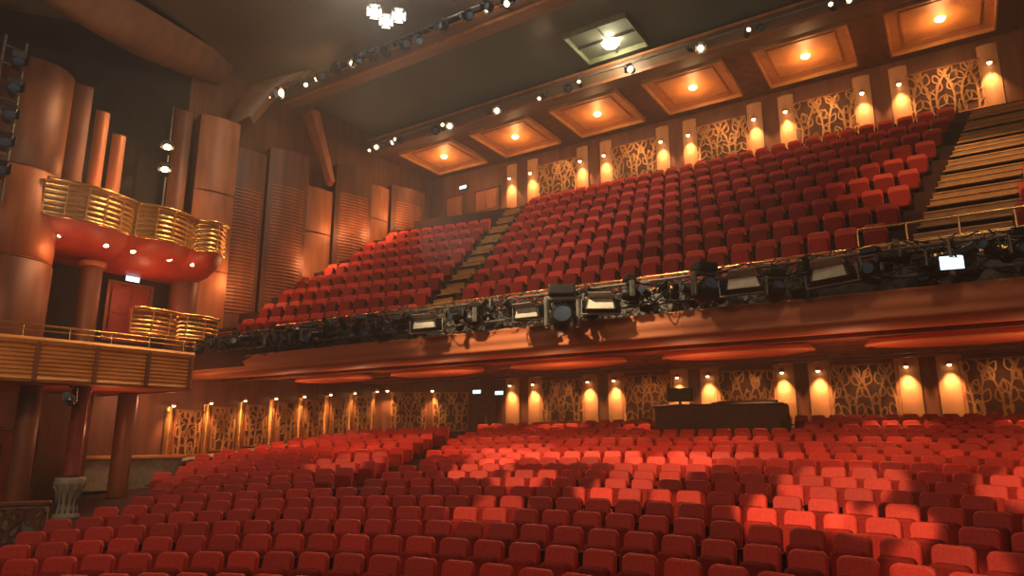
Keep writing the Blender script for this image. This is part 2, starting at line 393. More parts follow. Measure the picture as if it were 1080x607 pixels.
for x in(-22,-18,-14,-10,-6,-2,2): light('POINT','soffit_fill_light',(x,17.6,1.0),85,(1,.45,.2),.4)  # unseen points added below the soffit to brighten it
# ---------------------------------------------------------------- spotlights
def mk_profile(lens):
    t=thing('spotlight','x','spotlight')
    MB().cyl((0,0,-.02),(0,0,.06),.03,n=8).box(-.05,.05,-.04,.04,.0,.05).build('clamp',M['dgrey'],t,off=(0,0,0))
    MB().box(-.17,.17,-.02,.02,-.04,-.02).box(-.18,-.165,-.025,.025,-.4,-.02).box(.165,.18,-.025,.025,-.4,-.02).build('yoke',M['dgrey'],t,off=(0,0,0))
    b=MB().cyl((0,-.38,0),(0,-.08,0),.10,.11,14).cyl((0,-.08,0),(0,.2,0),.15,.14,14).cyl((0,.2,0),(0,.27,0),.14,.07,14).cyl((0,-.42,0),(0,-.37,0),.125,n=14)
    for k in range(4): b.cyl((0,-.03+k*.06,0),(0,-.01+k*.06,0),.165,n=14)
    bo=b.build('body',M['black'],t,off=(0,0,0)); bo.location=(0,0,-.36)
    MB().cyl((0,-.43,0),(0,-.421,0),.10,n=14).build('lens',lens,bo,off=(0,0,0))
    return t
def mk_fresnel(lens):
    t=thing('spotlight','x','spotlight')
    MB().cyl((0,0,-.02),(0,0,.06),.03,n=8).build('clamp',M['dgrey'],t,off=(0,0,0))
    MB().box(-.2,.2,-.02,.02,-.04,-.02).box(-.21,-.195,-.025,.025,-.38,-.02).box(.195,.21,-.025,.025,-.38,-.02).build('yoke',M['dgrey'],t,off=(0,0,0))
    bo=MB().cyl((0,-.16,0),(0,.12,0),.19,.18,16).cyl((0,.12,0),(0,.18,0),.18,.1,16).build('body',M['black'],t,off=(0,0,0)); bo.location=(0,0,-.38)
    MB().cyl((0,-.17,0),(0,-.161,0),.155,n=16).build('lens',lens,bo,off=(0,0,0))
    for a in range(4):
        X=Matrix.Rotation(PI/2*a,4,'Y')@Matrix.Translation((0,-.17,.16))@Matrix.Rotation(R(-35),4,'X')
        MB().add([(-.15,0,0),(.15,0,0),(.19,-.2,0),(-.19,-.2,0),(-.15,0,.008),(.15,0,.008),(.19,-.2,.008),(-.19,-.2,.008)],[(0,1,2,3),(4,7,6,5),(0,3,7,4),(1,5,6,2),(2,6,7,3),(0,4,5,1)],X=X).build('barn_door',M['black'],bo,off=(0,0,0))
    return t
def mk_moving(lens):
    t=thing('moving_light','x','spotlight')
    MB().box(-.2,.2,-.15,.15,-.13,.03).build('base',M['black'],t,off=(0,0,0),bev=.03)
    MB().box(-.23,.23,-.07,.07,-.2,-.13).box(-.26,-.2,-.07,.07,-.58,-.14).box(.2,.26,-.07,.07,-.58,-.14).build('yoke',M['dgrey'],t,off=(0,0,0),bev=.02)
    bo=MB().lathe([(0,-.24),(.12,-.23),(.19,-.1),(.19,.08),(.16,.22),(.13,.24)],(0,0,0),18,X=Matrix.Rotation(PI/2,4,'X')).build('head',M['black'],t,off=(0,0,0)); bo.location=(0,0,-.48)
    MB().lathe([(0,.225),(.13,.225)],(0,0,0),18,X=Matrix.Rotation(PI/2,4,'X')).build('lens',lens,bo,off=(0,0,0))
    return t
def mk_flood():
    t=thing('flood_projector','x','projector')
    bo=MB().add([(-.42,-.1,0),(.42,-.1,0),(.5,.45,0),(-.5,.45,0),(-.36,-.05,.32),(.36,-.05,.32),(.42,.4,.42),(-.42,.4,.42)],[(0,3,2,1),(4,5,6,7),(0,1,5,4),(1,2,6,5),(2,3,7,6),(3,0,4,7)]).build('housing',M['black'],t,off=(0,0,0),bev=.02)
    MB().add([(-.36,-.108,.03),(.36,-.108,.03),(.31,-.07,.29),(-.31,-.07,.29)],[(0,1,2,3)]).build('reflector',M['grey'],bo,off=(0,0,0))
    MB().add([(-.36,-.06,.325),(.36,-.06,.325),(.30,-.36,.40),(-.30,-.36,.40),(-.36,-.06,.335),(.36,-.06,.335),(.30,-.36,.41),(-.30,-.36,.41)],[(0,3,2,1),(4,5,6,7),(0,1,5,4),(1,2,6,5),(2,3,7,6),(3,0,4,7)]).build('hood',M['grey'],bo,off=(0,0,0))
    MB().box(-.56,-.53,.1,.2,-.05,.35).box(.53,.56,.1,.2,-.05,.35).box(-.56,.56,.1,.2,-.08,-.05).build('yoke',M['dgrey'],t,off=(0,0,0))
    return t
PK={}
def fixture(kind,loc,rz,tilt,label,group,lens='lens'):
    key=(kind,lens)
    if key not in PK:
        o={'p':mk_profile,'f':mk_fresnel,'m':mk_moving}[kind](M[lens]) if kind!='w' else mk_flood(); PK[key]=o
    else: o=copy_tree(PK[key])
    o.location=loc; o.rotation_euler=(0,0,rz); tag(o,label,'projector' if kind=='w' else 'spotlight',group)
    for ch in o.children:
        if ch.name.split('.')[0] in('body','head'): ch.rotation_euler=(tilt,0,0)
    return o
rnd=random.Random(11)
FL=[-12.4,-9.0,-6.95,-3.6,-1.9]
x=XL+1.5; slots=[]
while x<3.4:
    if all(abs(x-f)>.36 for f in FL): slots.append(x)
    x+=rnd.choice((.16,.22,.28,.38))
for i,x in enumerate(slots):
    k=rnd.choice('ppfmp' if x<-8 else 'pfmmp')
    lb='black stage light on the balcony rail, %s from the left'%ordw(i+1); gr='stage lights on the balcony rail'
    if i%2: o=fixture(k,(x,14.95-rnd.random()*.15,3.62+rnd.uniform(-.2,.12)),rnd.uniform(-1.2,1.4),rnd.uniform(-.9,.6),lb,gr)
    else: o=fixture(k,(x,15.42,3.66-.3*rnd.random()),rnd.uniform(-1.6,1.6),rnd.uniform(-1.2,.6),lb,gr)
    s_=rnd.uniform(.62,.98); o.scale=(s_,s_,s_)
for i,x in enumerate(FL):
    o=fixture('w',(x,14.6,2.95 if i<3 else 3.05),rnd.uniform(-.1,.5),0,'pale hooded projector on the balcony rail, %s of five from the left'%ordw(i+1),'hooded projectors on the balcony rail')
    o.scale=(.9,.9,.9); o.rotation_euler=(rnd.uniform(-.1,.12),rnd.uniform(-.12,.12),o.rotation_euler[2])
o=fixture('m',(-7.95,14.5,3.6),.5,-.3,'large moving light hanging lowest at the middle of the balcony rail',None); o.scale=(1.7,1.7,1.7)
o=fixture('m',(-4.45,14.7,3.75),.9,-.5,'large dark moving light left of the biggest projector on the balcony rail',None); o.scale=(1.25,1.25,1.25)
t=thing('control_screen','small bluish lit screen on the balcony rail near the right edge','screen',(.15,14.75,2.98),.2)
MB().slab(.46,.02,.34,-.03,.03,.02,2).build('bezel',M['black'],t); MB().box(-.19,.19,-.036,-.031,.05,.30).build('lit_face',M['sign'],t); MB().box(-.04,.04,-.02,.15,-.04,.03).build('mount',M['dgrey'],t)
# ---------------------------------------------------------------- bridges
def bridge(y0,y1,z0,z1,label,py,pz):
    off=((XL+XR)/2,y0,z0); t=thing('lighting_bridge',label,'lighting bridge',off)
    a,c=XL+.02,XR-.02
    MB().box(a,c,y0,y1,z0,z1).build('beam',M['beam'],t,off=off,bev=.04)
    b=MB().box(a,c,y0-.04,y0,z0,z0+.12).box(a,c,y0-.04,y0,z1-.14,z1-.02); b.build('edge_trim',M['copper'],t,off=off)
    b=MB().cyl((a,py,pz),(c,py,pz),.04)
    for i in range(11): b.cyl((XL+1+3*i,py,pz),(XL+1+3*i,y0+.05,pz+.55),.02,n=6)
    b.build('pipe',M['dgrey'],t,off=off)
bridge(19.25,19.85,15.5,16.2,'front wooden lighting bridge crossing the dark ceiling diagonally in view',17.7,15.2)
bridge(24.9,25.6,15.0,15.9,'rear wooden lighting bridge in front of the lit ceiling coffers',24.4,15.25)
fx=[]; x=-24.9
while x<-11: fx.append(x); x+=rnd.choice((.32,.38,.45,.8))
for i,x in enumerate(fx):
    g=rnd.random()<.42
    o=fixture(rnd.choice('fpf'),(x,17.7-.35*(i%2),15.17-.25*(i%2)),rnd.uniform(-.8,1.3),rnd.uniform(-.2,.9),'%s light hanging from the front ceiling bridge, %s from the left'%('glowing' if g else 'dark',ordw(i+1)),'lights on the front bridge','glow' if g else 'lens'); s_=rnd.uniform(.6,1.0); o.scale=(s_,s_,s_)
for i,x in enumerate([-24.8,-24.4,-24.0,-23.2,-22.8,-20.4,-19.9,-19.5,-17.2,-16.7,-14.2,-12.8,-12.3,-9.9,-7.4,-7.0,-5.2,-4.7,-2.2,-1.7,.4,1.8]):
    g=i%3!=2
    o=fixture('f' if i%2 else 'p',(x,24.4,15.22),rnd.uniform(-.3,.8),rnd.uniform(.0,.7),'%s light hanging from the rear ceiling bridge, %s from the left'%('glowing' if g else 'dark',ordw(i+1)),'lights on the rear bridge','glow' if g else 'lens'); s_=rnd.uniform(.5,.8); o.scale=(s_,s_,s_)
for i,(x,y) in enumerate(((-15.8,16.0),(-15.2,16.0),(-15.6,15.2))):
    z=14.95 if i<2 else 14.8
    o=fixture('f',(x,y,z),.75,.45,'dazzling white flood lamp at the top edge of the view, %s of three'%ordw(i+1),'dazzling flood lamps','white'); o.scale=(.9,.9,.9)
    light('POINT','flood_glow_light',(x+.3,y-.6,z-.6),220,(1,.93,.8),.1)
t=thing('ceiling_opening','square recessed opening with a bright yellow-white lamp in the dark ceiling','ceiling hatch',(-10.6,23.6,16.24))
b=MB().box(-1.4,1.4,-1.3,-1.24,-.3,0).box(-1.4,1.4,1.04,1.1,-.3,0).box(-1.4,-1.34,-1.24,1.04,-.3,0).box(1.34,1.4,-1.24,1.04,-.3,0); b.build('hatch_frame',M['frame'],t,bev=.02,off=(0,0,0))
MB().box(-1.34,1.34,-1.24,1.04,-.06,-.01).build('hatch_lining',M['ceil'],t,off=(0,0,0))
MB().box(-.03,.03,-1.2,1.0,-.2,-.06).box(-1.3,1.3,-.1,-.04,-.2,-.06).build('hatch_bars',M['dgrey'],t,off=(0,0,0))
MB().lathe([(0,-.12),(.26,-.09),(.36,.03),(.26,.1),(0,.12)],(.1,.1,-.28),18).build('hatch_lamp',M['white'],t,off=(0,0,0))
light('POINT','hatch_light',(-10.5,23.7,15.6),110,(1,.95,.45),.2)
cf=None
for i in range(6):
    x=-22.4+4.68*i
    if cf is None:
        cf=thing('ceiling_coffer','x','ceiling coffer'); t=cf; w=1.75
        MB().box(-w,w,-w,-w+.08,-.22,0).box(-w,w,w-.08,w,-.22,0).box(-w,-w+.08,-w+.08,w-.08,-.22,0).box(w-.08,w,-w+.08,w-.08,-.22,0).build('coffer_frame',M['goldm'],t,off=(0,0,0),bev=.02)
        MB().box(-w+.08,w-.08,-w+.08,w-.08,-.05,-.01).build('coffer_panel',M['coffer'],t,off=(0,0,0))
        b=MB()
        for s in(-1,1): b.box(-w+.45,w-.45,s*(w-.5)-.03,s*(w-.5)+.03,-.08,-.05).box(s*(w-.5)-.03,s*(w-.5)+.03,-w+.45,w-.45,-.08,-.05)
        b.build('coffer_moulding',M['copper'],t,off=(0,0,0))
        MB().lathe([(0,-.16),(.1,-.15),(.17,-.09),(.17,-.05)],(0,0,0),20).build('lamp_bowl',M['glow'],t,off=(0,0,0)); o=t
    else: o=copy_tree(cf)
    o.location=(x,27.6,15.2); tag(o,'square gold ceiling coffer with glowing lamp, %s from the left'%ordw(i+1),'ceiling coffer','lit coffers over the balcony')
    light('POINT','coffer_light',(x,27.6,14.55),85,(1,.56,.22),.2)
# ---------------------------------------------------------------- left boxes
def bulge(y,segs,amp):
    for a,c in segs:
        if a<=y<=c: return amp*max(0,math.sin(PI*(y-a)/(c-a)))
    return 0
def ribbed(name,label,Xb,segs,z0,z1,amp,skirt,mband='gold',nr=4):
    y0=segs[0][0]; y1=segs[-1][1]; off=(Xb,(y0+y1)/2,z0)
    t=thing(name,label,'theatre box',off)
    ys=[]
    for a,c in segs: ys+= [a+(c-a)*i/16 for i in range(17)]
    pr=[]; h=(z1-z0)
    for k in range(nr):
        za=z0+h*k/nr; zb=z0+h*(k+1)/nr
        for u in range(7): pr.append((.045*max(0,math.sin(PI*u/6))**.6+.012*k,za+(zb-za)*u/6))
    MB().grid([[(Xb+o+bulge(y,segs,amp),y,z) for y in ys] for o,z in pr]).build('ribbed_front',M[mband],t,off=off)
    MB().tube([(Xb+.1+.012*nr+bulge(y,segs,amp),y,z1+.03) for y in ys],.06,8).build('top_rail',M['brass'],t,off=off)
    MB().tube([(Xb+.05+bulge(y,segs,amp),y,z0-.03) for y in ys],.05,8).build('bottom_rail',M['brass'],t,off=off)
    MB().grid([[(Xb-.12+bulge(y,segs,amp),y,z) for y in ys] for z in(z0,z1)]).build('inner_wall',M['redlit'],t,off=off)
    b=MB(); q=int((y1-y0)/.55)
    for k in range(q+1):
        y=y0+(y1-y0)*k/q; xx=Xb+.09+bulge(y,segs,amp)
        b.cyl((xx-.03,y,z0),(xx+.04,y,z1),.022,n=6)
    b.build('gilt_rods',M['brass'],t,off=off)
    if skirt:
        pr=[(0.0,z0-.02,1),(-.12,z0-.2,.9),(-.35,z0-skirt*.5,.6),(-.9,z0-skirt*.85,.3),(-1.7,z0-skirt,.05),(-2.6,z0-skirt*1.02,0)]
        MB().grid([[(Xb+o+w*bulge(y,segs,amp),y,z) for y in ys] for o,z,w in pr]).build('underside',M['redlit'],t,off=off)
        MB().prism([(Xb-2.6,y0),(Xb,y0),(Xb,y1),(Xb-2.6,y1)],z0-.05,z0+.05).build('box_floor',M['carpet'],t,off=off)
        for y,nm in((y0,'end_cheek'),(y1,'end_cheek')):
            MB().add([(Xb,y,z0),(Xb-2.6,y,z0),(Xb-2.6,y,z0-skirt*1.02),(Xb-.9,y,z0-skirt*.85),(Xb-.35,y,z0-skirt*.5)],[(0,1,2,3,4)]).build(nm,M['redlit'],t,off=off)
            MB().box(Xb-2.6,Xb,y-.04,y+.04,z0,z1).build('end_wall',M['copper'],t,off=off)
    return t
ribbed('theatre_box','upper left box with bulging ribbed gold front and red lit underside',-22.9,[(8.8,11.6),(11.6,13.8),(13.8,15.1)],6.7,7.75,.34,.85,nr=6)
ribbed('theatre_box','small gold ribbed box balustrade below the upper left box',-23.7,[(12.3,14.0),(14.0,15.6)],3.55,4.35,.2,0,nr=5)
n=0
for y in(9.6,10.3,11.0,11.9,12.6,13.2,14.1):
    n+=1; o=copy_tree(dl); o.location=(-23.25,y,6.7-.47); o.rotation_euler=(0,R(-30),0); o.scale=(1.5,1.5,1.5); tag(o,'tiny downlight under the upper left box, %s from the stage'%ordw(n),'ceiling lamp','downlights under the upper box')
    if n%2: light('POINT','box_light',(-22.7,y,5.5),22,(1,.38,.16),.08)
P0=Vector((-20.9,5.4)); P1=Vector((-20.2,12.6)); off=(-20.6,9,1.45)
t=thing('side_balcony_front','long plain gold panelled front of the left side balcony','balcony',off)
ys=[i/30 for i in range(31)]
def sp(u,o,z):
    p=P0.lerp(P1,u); return (p.x+o+.2*math.sin(PI*u),p.y,z)
pr=[(-.3,1.40),(0,1.42),(.06,1.5),(.02,1.58)]
for k in range(7):
    z=1.60+k*.11; pr+=[(.0,z),(.05,z+.03),(.05,z+.08),(.0,z+.11)]
pr+=[(.08,2.42),(.12,2.52),(.05,2.6),(-.2,2.62)]
MB().grid([[sp(u,o,z) for u in ys] for o,z in pr],False).build('gold_front',M['goldm'],t,off=off)
for u in(.12,.4,.6,.8,.985):
    p=sp(u,0,0); MB().box(p[0]-.02,p[0]+.10,p[1]-.05,p[1]+.05,1.45,2.55).build('divider',M['copperd'],t,off=off,bev=.01)
MB().prism([(XL,5.4),(-21.1,5.4),(-20.5,12.6),(XL,12.6)],1.42,1.6).build('side_floor',M['soffit'],t,off=off)
MB().box(XL,-20.25,12.5,12.6,1.4,2.55).build('end_panel',M['copperd'],t,off=off)
b=MB().tube([sp(u,0,2.92) for u in ys],.03,6).tube([sp(u,0,2.78) for u in ys],.02,6)
for u in(.05,.2,.35,.5,.65,.8,.95): p=sp(u,0,0); b.cyl((p[0],p[1],2.6),(p[0],p[1],2.92),.02,n=6)
b.build('hand_rail',M['brass'],t,off=off)
light('SPOT','side_front_fill_light',(-14,4,6),750,(1,.62,.3),.3,(-20.7,9,2),50)  # unseen spot added to light the gold side front
def col2(label,x,y,parts):
    z=parts[0][1]; t=thing('column',label,'column',(x,y,z))
    for nm,z0,z1,r,mm in parts:
        MB().lathe([(0,z0),(r*.97,z0),(r,z0+.04),(r,z1-.04),(r*.97,z1),(0,z1)],(0,0,0),28).build(nm,M[mm],t,off=(0,0,z))
col2('huge curved copper column at the far left behind the gold box',-24.0,8.5,[('lower_drum',1.62,5.2,1.25,'copperd'),('joint_ring',5.2,5.26,1.22,'copper'),('middle_drum',5.26,8.0,1.22,'copper'),('neck',8.0,8.05,1.15,'copperd'),('upper_drum',8.05,11.6,1.1,'copperd')])
def fin(label,x,y,w,z0,z1,rz,m):
    t=thing('stepped_fin',label,'wall panel',(x,y,z0),rz,'stepped panels behind the upper box'); h=z1-z0
    MB().grid([[(-w/2+w*i/8,-.12*math.sin(PI*i/8),z) for i in range(9)] for z in(0,h)]).build('curved_face',M[m],t,off=(0,0,0))
    MB().box(w/2-.05,w/2,0,.3,0,h).box(-w/2,-w/2+.05,0,.3,0,h).build('side_edge',M['copperd'],t,off=(0,0,0))
    MB().box(-w/2,w/2,-.04,.3,h,h+.06).build('cap',M['copperd'],t,off=(0,0,0))
fin('tall stepped copper fin above the upper box, nearest the huge column',-24.55,10.15,.7,6.8,12.0,R(66),'copperd')
fin('tall stepped copper fin above the upper box, second from the huge column',-24.7,11.0,.45,6.8,11.4,R(66),'copper')
fin('tall stepped copper fin above the upper box, third from the huge column',-24.8,11.7,.45,6.8,10.8,R(66),'copper')
fin('tall dark fin right of the lamps, above the far end of the upper box',-24.9,14.1,.65,6.8,12.8,R(66),'copperd')
col2('dark round pillar below the upper box left of the red door',-24.2,11.1,[('shaft',1.62,5.6,.33,'copperd'),('capital',5.6,5.8,.42,'copper')])
col2('broad dark copper pillar right of the red box door',-24.9,14.9,[('shaft',3.1,5.9,.5,'copperd')])
light('POINT','column_light',(-23.6,11.2,8.4),80,(1,.4,.15),.1)
light('POINT','door_light',(-24.2,13.0,5.0),36,(1,.33,.15),.1)
cx,cy=-21.2,9.9; zb=zf(cx,cy); H=1.40-zb
t=thing('column','dark red column on a grey carved urn shaped pedestal beside the left stalls entrance','column',(cx,cy,zb))
MB().lathe([(0,1.12),(.22,1.12),(.2,1.22),(.2,H-.25),(.25,H-.1),(.25,H),(0,H)],(0,0,0),24).build('shaft',M['redpan'],t,off=(0,0,0))
MB().lathe([(0,0),(.34,0),(.34,.10),(.27,.18),(.24,.46),(.29,.76),(.38,.92),(.40,1.0),(.37,1.04),(.38,1.12),(0,1.12)],(0,0,0),24).build('pedestal',M['stone'],t,off=(0,0,0))
b=MB()
for k in range(12):
    a=2*PI*k/12; b.tube([(math.cos(a)*r,math.sin(a)*r,z) for r,z in((.28,.18),(.26,.46),(.31,.76),(.39,.92))],.02,5)
b.build('pedestal_ribs',M['stone'],t,off=(0,0,0))
col2('plain dark column left of the grey pedestal, under the side balcony',-21.9,8.9,[('shaft',zf(-21.9,8.9),1.4,.28,'copperd')])
col2('plain dark column at the stalls doorway beyond the grey pedestal',-23.4,11.0,[('shaft',zf(-23.4,11),1.4,.28,'copperd')])
col2('copper column right of the grey pedestal, at the end of the side balcony',-23.2,12.3,[('shaft',zf(-23.2,12.3),1.4,.30,'copperd')])
light('POINT','entrance_light',(-21.6,10.9,.2),34,(1,.36,.16),.1)
light('POINT','entrance_light',(-23.6,14.0,1.3),75,(1,.42,.18),.1)
fixture('p',(-20.75,9.4,1.35),.9,-.2,'black spotlight hanging under the left side balcony by the column',None)
t=thing('low_wall','low wall with scroll fretwork at the bottom left corner of the stalls','low wall',(-20.0,7.5,zf(-20.0,7.5)-.1),R(60))
MB().slab(2.6,0,1.0,-.08,.08,.03,2).build('wall_body',M['stone'],t,off=(0,0,0))
MB().slab(2.7,.97,1.08,-.13,.13,.04,2).build('coping',M['copperd'],t,off=(0,0,0))
f=fret(2.5,.8,77); f.build('fretwork',M['copperd'],t,off=(0,.055,-.1))
t=thing('low_wall','curved pale plaster plinth below the fretwork panels on the left','low wall',(-24.4,13.3,zf(-24.4,13.3)),R(80))
MB().slab(3.4,0,1.05,-.1,.3,.03,2).build('wall_body',M['stone'],t,off=(0,0,0)); MB().slab(3.6,1.03,1.15,-.2,.3,.04,2).build('coping',M['goldm'],t,off=(0,0,0))
door('door_5',XL,9.6,-3.2,PI/2,2.2,3.4,'redpan')
def wallpanel(y,w,z0,z1,kind,label,xo=0,rz=PI/2):
    t=thing('curved_wall_panel',label,'wall panel',(XL+.05+xo,y,z0),rz,'tall panels on the upper left wall'); h=z1-z0; n=10
    sh=lambda s,z,o=0:(-w/2+w*s,-.3-.13*max(0,math.sin(PI*s))-o,z)
    MB().box(-w/2,w/2,-.30,.3,0,h).build('core',M['copperd'],t,off=(0,0,0))
    if kind=='s':
        k=3
        for j in range(k):
            MB().grid([[sh(i/n,z) for i in range(n+1)] for z in(h*j/k+.03,h*(j+1)/k-.03)]).build('curved_sheet',M['copper'],t,off=(0,0,0))
    else:
        MB().grid([[sh(i/n,z) for i in range(n+1)] for z in(0,h)]).build('curved_sheet',M['copperd'],t,off=(0,0,0))
        b=MB(); m=int(h*.62/.15)
        for j in range(m):
            z=h*.2+j*.15
            b.grid([[sh(.1+.8*i/n,zz,oo) for i in range(n+1)] for zz,oo in((z,.0),(z+.015,.05),(z+.065,.05),(z+.08,0))],False)
        b.build('louvre',M['copper'],t,off=(0,0,0))
    return t
for i,(y,w,z0,z1,k,xo) in enumerate([(15.6,1.6,3.2,13.0,'s',.6),(17.3,1.7,3.2,12.3,'l',.15),(19.2,1.9,3.6,12.8,'l',.6),(21.2,1.7,5,11.8,'s',.15),(23.2,2.0,6,13.4,'l',.6),(25.2,1.6,7.5,13.2,'s',.15),(27.4,2.2,9,13.6,'l',.5)]):
    wallpanel(y,w,z0,z1,k,'tall %s copper wall panel above the left balcony seats, %s from the stage'%('smooth' if k=='s' else 'louvred',ordw(i+1)),xo,R(75))
for i,(y,z) in enumerate([(16.5,5.6),(20.3,7.2),(24.2,9.6),(22.3,9.4),(26.4,11.3)]):
    light('POINT','wall_wash_light',(XL+1.9,y,z+.6),80,(1,.45,.17),.3)
t=thing('ceiling_fin','slanting copper fin under the left end of the front lighting bridge','ceiling fin',(-25.0,21.7,12.1))
MB().add([(0,0,0),(.4,-.1,.2),(.6,-1.7,3.2),(-.3,-1.5,3.2),(0,.3,0),(.4,.2,.2),(.6,-1.2,3.3),(-.3,-1.0,3.3)],[(0,1,2,3),(4,7,6,5),(0,4,5,1),(1,5,6,2),(2,6,7,3),(3,7,4,0)]).build('fin_blade',M['copper'],t,off=(0,0,0),bev=.03)
t=thing('ceiling_fin','broad curved fin where the left wall meets the ceiling lights','ceiling fin',(-25.0,15.9,12.8))
b=MB(); rows=[]
for i in range(9):
    u=i/8; a=u*PI/2
    rows.append([(0+.8*u,1.3*u,0+2.6*math.sin(a)),(.9+1.8*u,.6+1.6*u,0.6+2.4*math.sin(a)),(.5+1.8*u,1.1+1.6*u,.5+2.5*math.sin(a))])
b.grid(rows).build('fin_sheet',M['beam'],t,off=(0,0,0))
t=thing('lighting_ladder','black vertical lighting ladder at the far left edge beside the copper column','lighting ladder',(-22.4,7.3,6.6))
b=MB().cyl((0,-.25,0),(0,-.25,5),.04,n=8).cyl((0,.3,0),(0,.3,5),.04,n=8)
for k in range(9): b.cyl((0,-.25,.3+k*.55),(0,.3,.3+k*.55),.025,n=6)
b.build('ladder_frame',M['dgrey'],t,off=(0,0,0))
for k in range(5): fixture('f',(-22.2,7.4,7.7+k*.85),1.2,-.2,'dark lamp on the far left lighting ladder, %s from the bottom'%ordw(k+1),'lamps on the lighting ladder')
for k in range(2): fixture('f',(-24.2,13.2,11.0-k*.9),1.0,-.3,'%s of the two glowing lamps high above the upper left box'%('upper' if k==0 else 'lower'),'lamps above the upper box','glow')
t=thing('lamp_pole','thin black pole holding two lamps above the upper left box','pole',(-24.3,13.3,7)); MB().cyl((0,0,0),(0,0,5.5),.04,n=8).box(-.1,.1,-.1,.1,0,.05).build('pole_shaft',M['dgrey'],t,off=(0,0,0))
# ---------------------------------------------------------------- seats
def sc(mb,S):
    mb.v=[p*S for p in mb.v]; return mb
def part_arm(x): return MB().slab(.05,.585,.635,-.26,.10,.015,2,ins=.012,X=Matrix.Translation((x,0,0)))
def part_sup(x): return MB().prism([(-.02,.0),(.24,.0),(.14,.25),(.22,.58),(-.10,.58),(.02,.25)],-.012,.012,X=Matrix.Translation((x,0,0))@Matrix(((0,0,1,0),(1,0,0,0),(0,1,0,0),(0,0,0,1))))
def seatset(S):
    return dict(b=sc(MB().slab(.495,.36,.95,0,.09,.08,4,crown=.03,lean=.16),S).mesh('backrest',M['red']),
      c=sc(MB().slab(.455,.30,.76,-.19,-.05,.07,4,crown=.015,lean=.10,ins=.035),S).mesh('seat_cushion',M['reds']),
      a=sc(part_arm(-.30),S).mesh('armrest',M['black']),s=sc(part_sup(-.30),S).mesh('side_support',M['black']),
      a2=sc(part_arm(.30),S).mesh('armrest_end',M['black']),s2=sc(part_sup(.30),S).mesh('side_support_end',M['black']))
SS=seatset(1.02); SB=seatset(1.1)
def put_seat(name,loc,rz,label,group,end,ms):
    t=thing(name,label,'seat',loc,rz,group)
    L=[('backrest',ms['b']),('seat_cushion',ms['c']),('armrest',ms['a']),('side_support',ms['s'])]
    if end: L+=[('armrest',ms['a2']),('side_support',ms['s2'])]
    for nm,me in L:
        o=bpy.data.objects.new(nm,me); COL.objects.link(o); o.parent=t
stalls=[]; PW=.612
bnd=[(4,-14.2),(6.4,-15.5),(9.9,-17.6),(12.5,-21.0),(15,-23.6),(26,-24.4)]
row=0; rr=9.2
while rr<34.6:
    dth=PW/rr; cnt=[]; th0=R(24.5); off=(row%2)*.5+.13*math.sin(row*2.3)
    i=int(R(60)/dth)
    while i*dth>-R(50):
        a=(i+off)*dth; i-=1
        x=-4.9-rr*math.sin(a); y=-5.5+rr*math.cos(a)
        if y<2 or y>28.75 or x>4.5: continue
        if x<interp(y,bnd): continue
        if y>26.0 and x<-23.6+(y-26.0)*1.5: continue
        if rr>19.5 and abs(a-th0)*rr<.66: continue
        if -10.4<x<-4.8 and 24.3<y<28.0: continue
        if x<-18.9 and y>28.2: continue
        cnt.append((0 if (rr>19.5 and a>th0) else 1,x,y,a))
    stalls.append((rr,cnt)); row+=1; rr+=1.08
cand=[]
for ri,(rr,cnt) in enumerate(stalls):
    for si,(sec,x,y,a) in enumerate(cnt):
        z=zf(x,y); px,py,d=proj(x,y,z+.85)
        end=(si==len(cnt)-1) or cnt[si+1][0]!=sec
        cand.append([ri,x,y,z,a,d,-8<px<1088 and py<603,-160<px<1240 and py<760 and d>3,end])
V=sorted([c for c in cand if c[6]],key=lambda c:c[5])
sel=set(id(c) for c in V[:300]); byrow={}
for c in cand:
    if id(c) in sel: byrow.setdefault(c[0],[]).append(c)
for q,ri in enumerate(sorted(byrow)):
    for j,c in enumerate(sorted(byrow[ri],key=lambda c:proj(c[1],c[2],c[3]+.8)[0])):
        put_seat('stalls_seat',(c[1],c[2],c[3]),c[4],'red plush stalls seat, %s from the left in the %s visible row from the front'%(ordw(j+1),ordw(q+1)),'front stalls seats',c[8],SS)
def merged(cs,name,label,ms):
    V=[];F=[];MI=[]
    for (x,y,z,a) in cs:
        X=Matrix.Translation((x,y,z))@Matrix.Rotation(a,4,'Z')
        for me,mi in ((ms['b'],0),(ms['c'],1),(ms['a'],2)):
            o=len(V); V+= [tuple(X@v.co) for v in me.vertices]
            for p in me.polygons: F.append([i+o for i in p.vertices]); MI.append(mi)
    me=bpy.data.meshes.new(name); me.from_pydata(V,[],F)
    for k in('red','reds','black'): me.materials.append(M[k])
    me.polygons.foreach_set('material_index',MI); me.update()
    o=bpy.data.objects.new(name,me); COL.objects.link(o)
    return tag(o,label,'seats',None,'stuff')
merged([(c[1],c[2],c[3],c[4]) for c in cand if id(c) not in sel and c[7]],'distant_stalls_seats','mass of small red stalls seats receding under the balcony',SS)
bal=[]; PW=.66
for k in range(NR):
    y=17.5+DY*k; z=3.35+DZ*k
    xl=-13.45-.3*DX*k; xr=-1.35+.19*DX*k; n=int((xr-xl)/PW)
    for i in range(n+1): bal.append([k,xl+i*PW,y,z,0,'centre',i==n])
    if k<8:
        for i in range(12):
            x0=-15.35-.31*DX*k; y0=17.15+DY*1.01*k
            if x0-i*PW*c9<XL+1.6: continue
            bal.append([k,x0-i*PW*c9,y0-i*PW*s9,z-.004,R(9),'left',i==0])
    for i in range(4):
        x=1.55+.19*DX*k+i*PW
        if x<XR-.3: bal.append([k,x,y,z,0,'right',i==3])
for c in bal: px,py,d=proj(c[1],c[2],c[3]+.8); c.append(d); c.append(-8<px<1088)
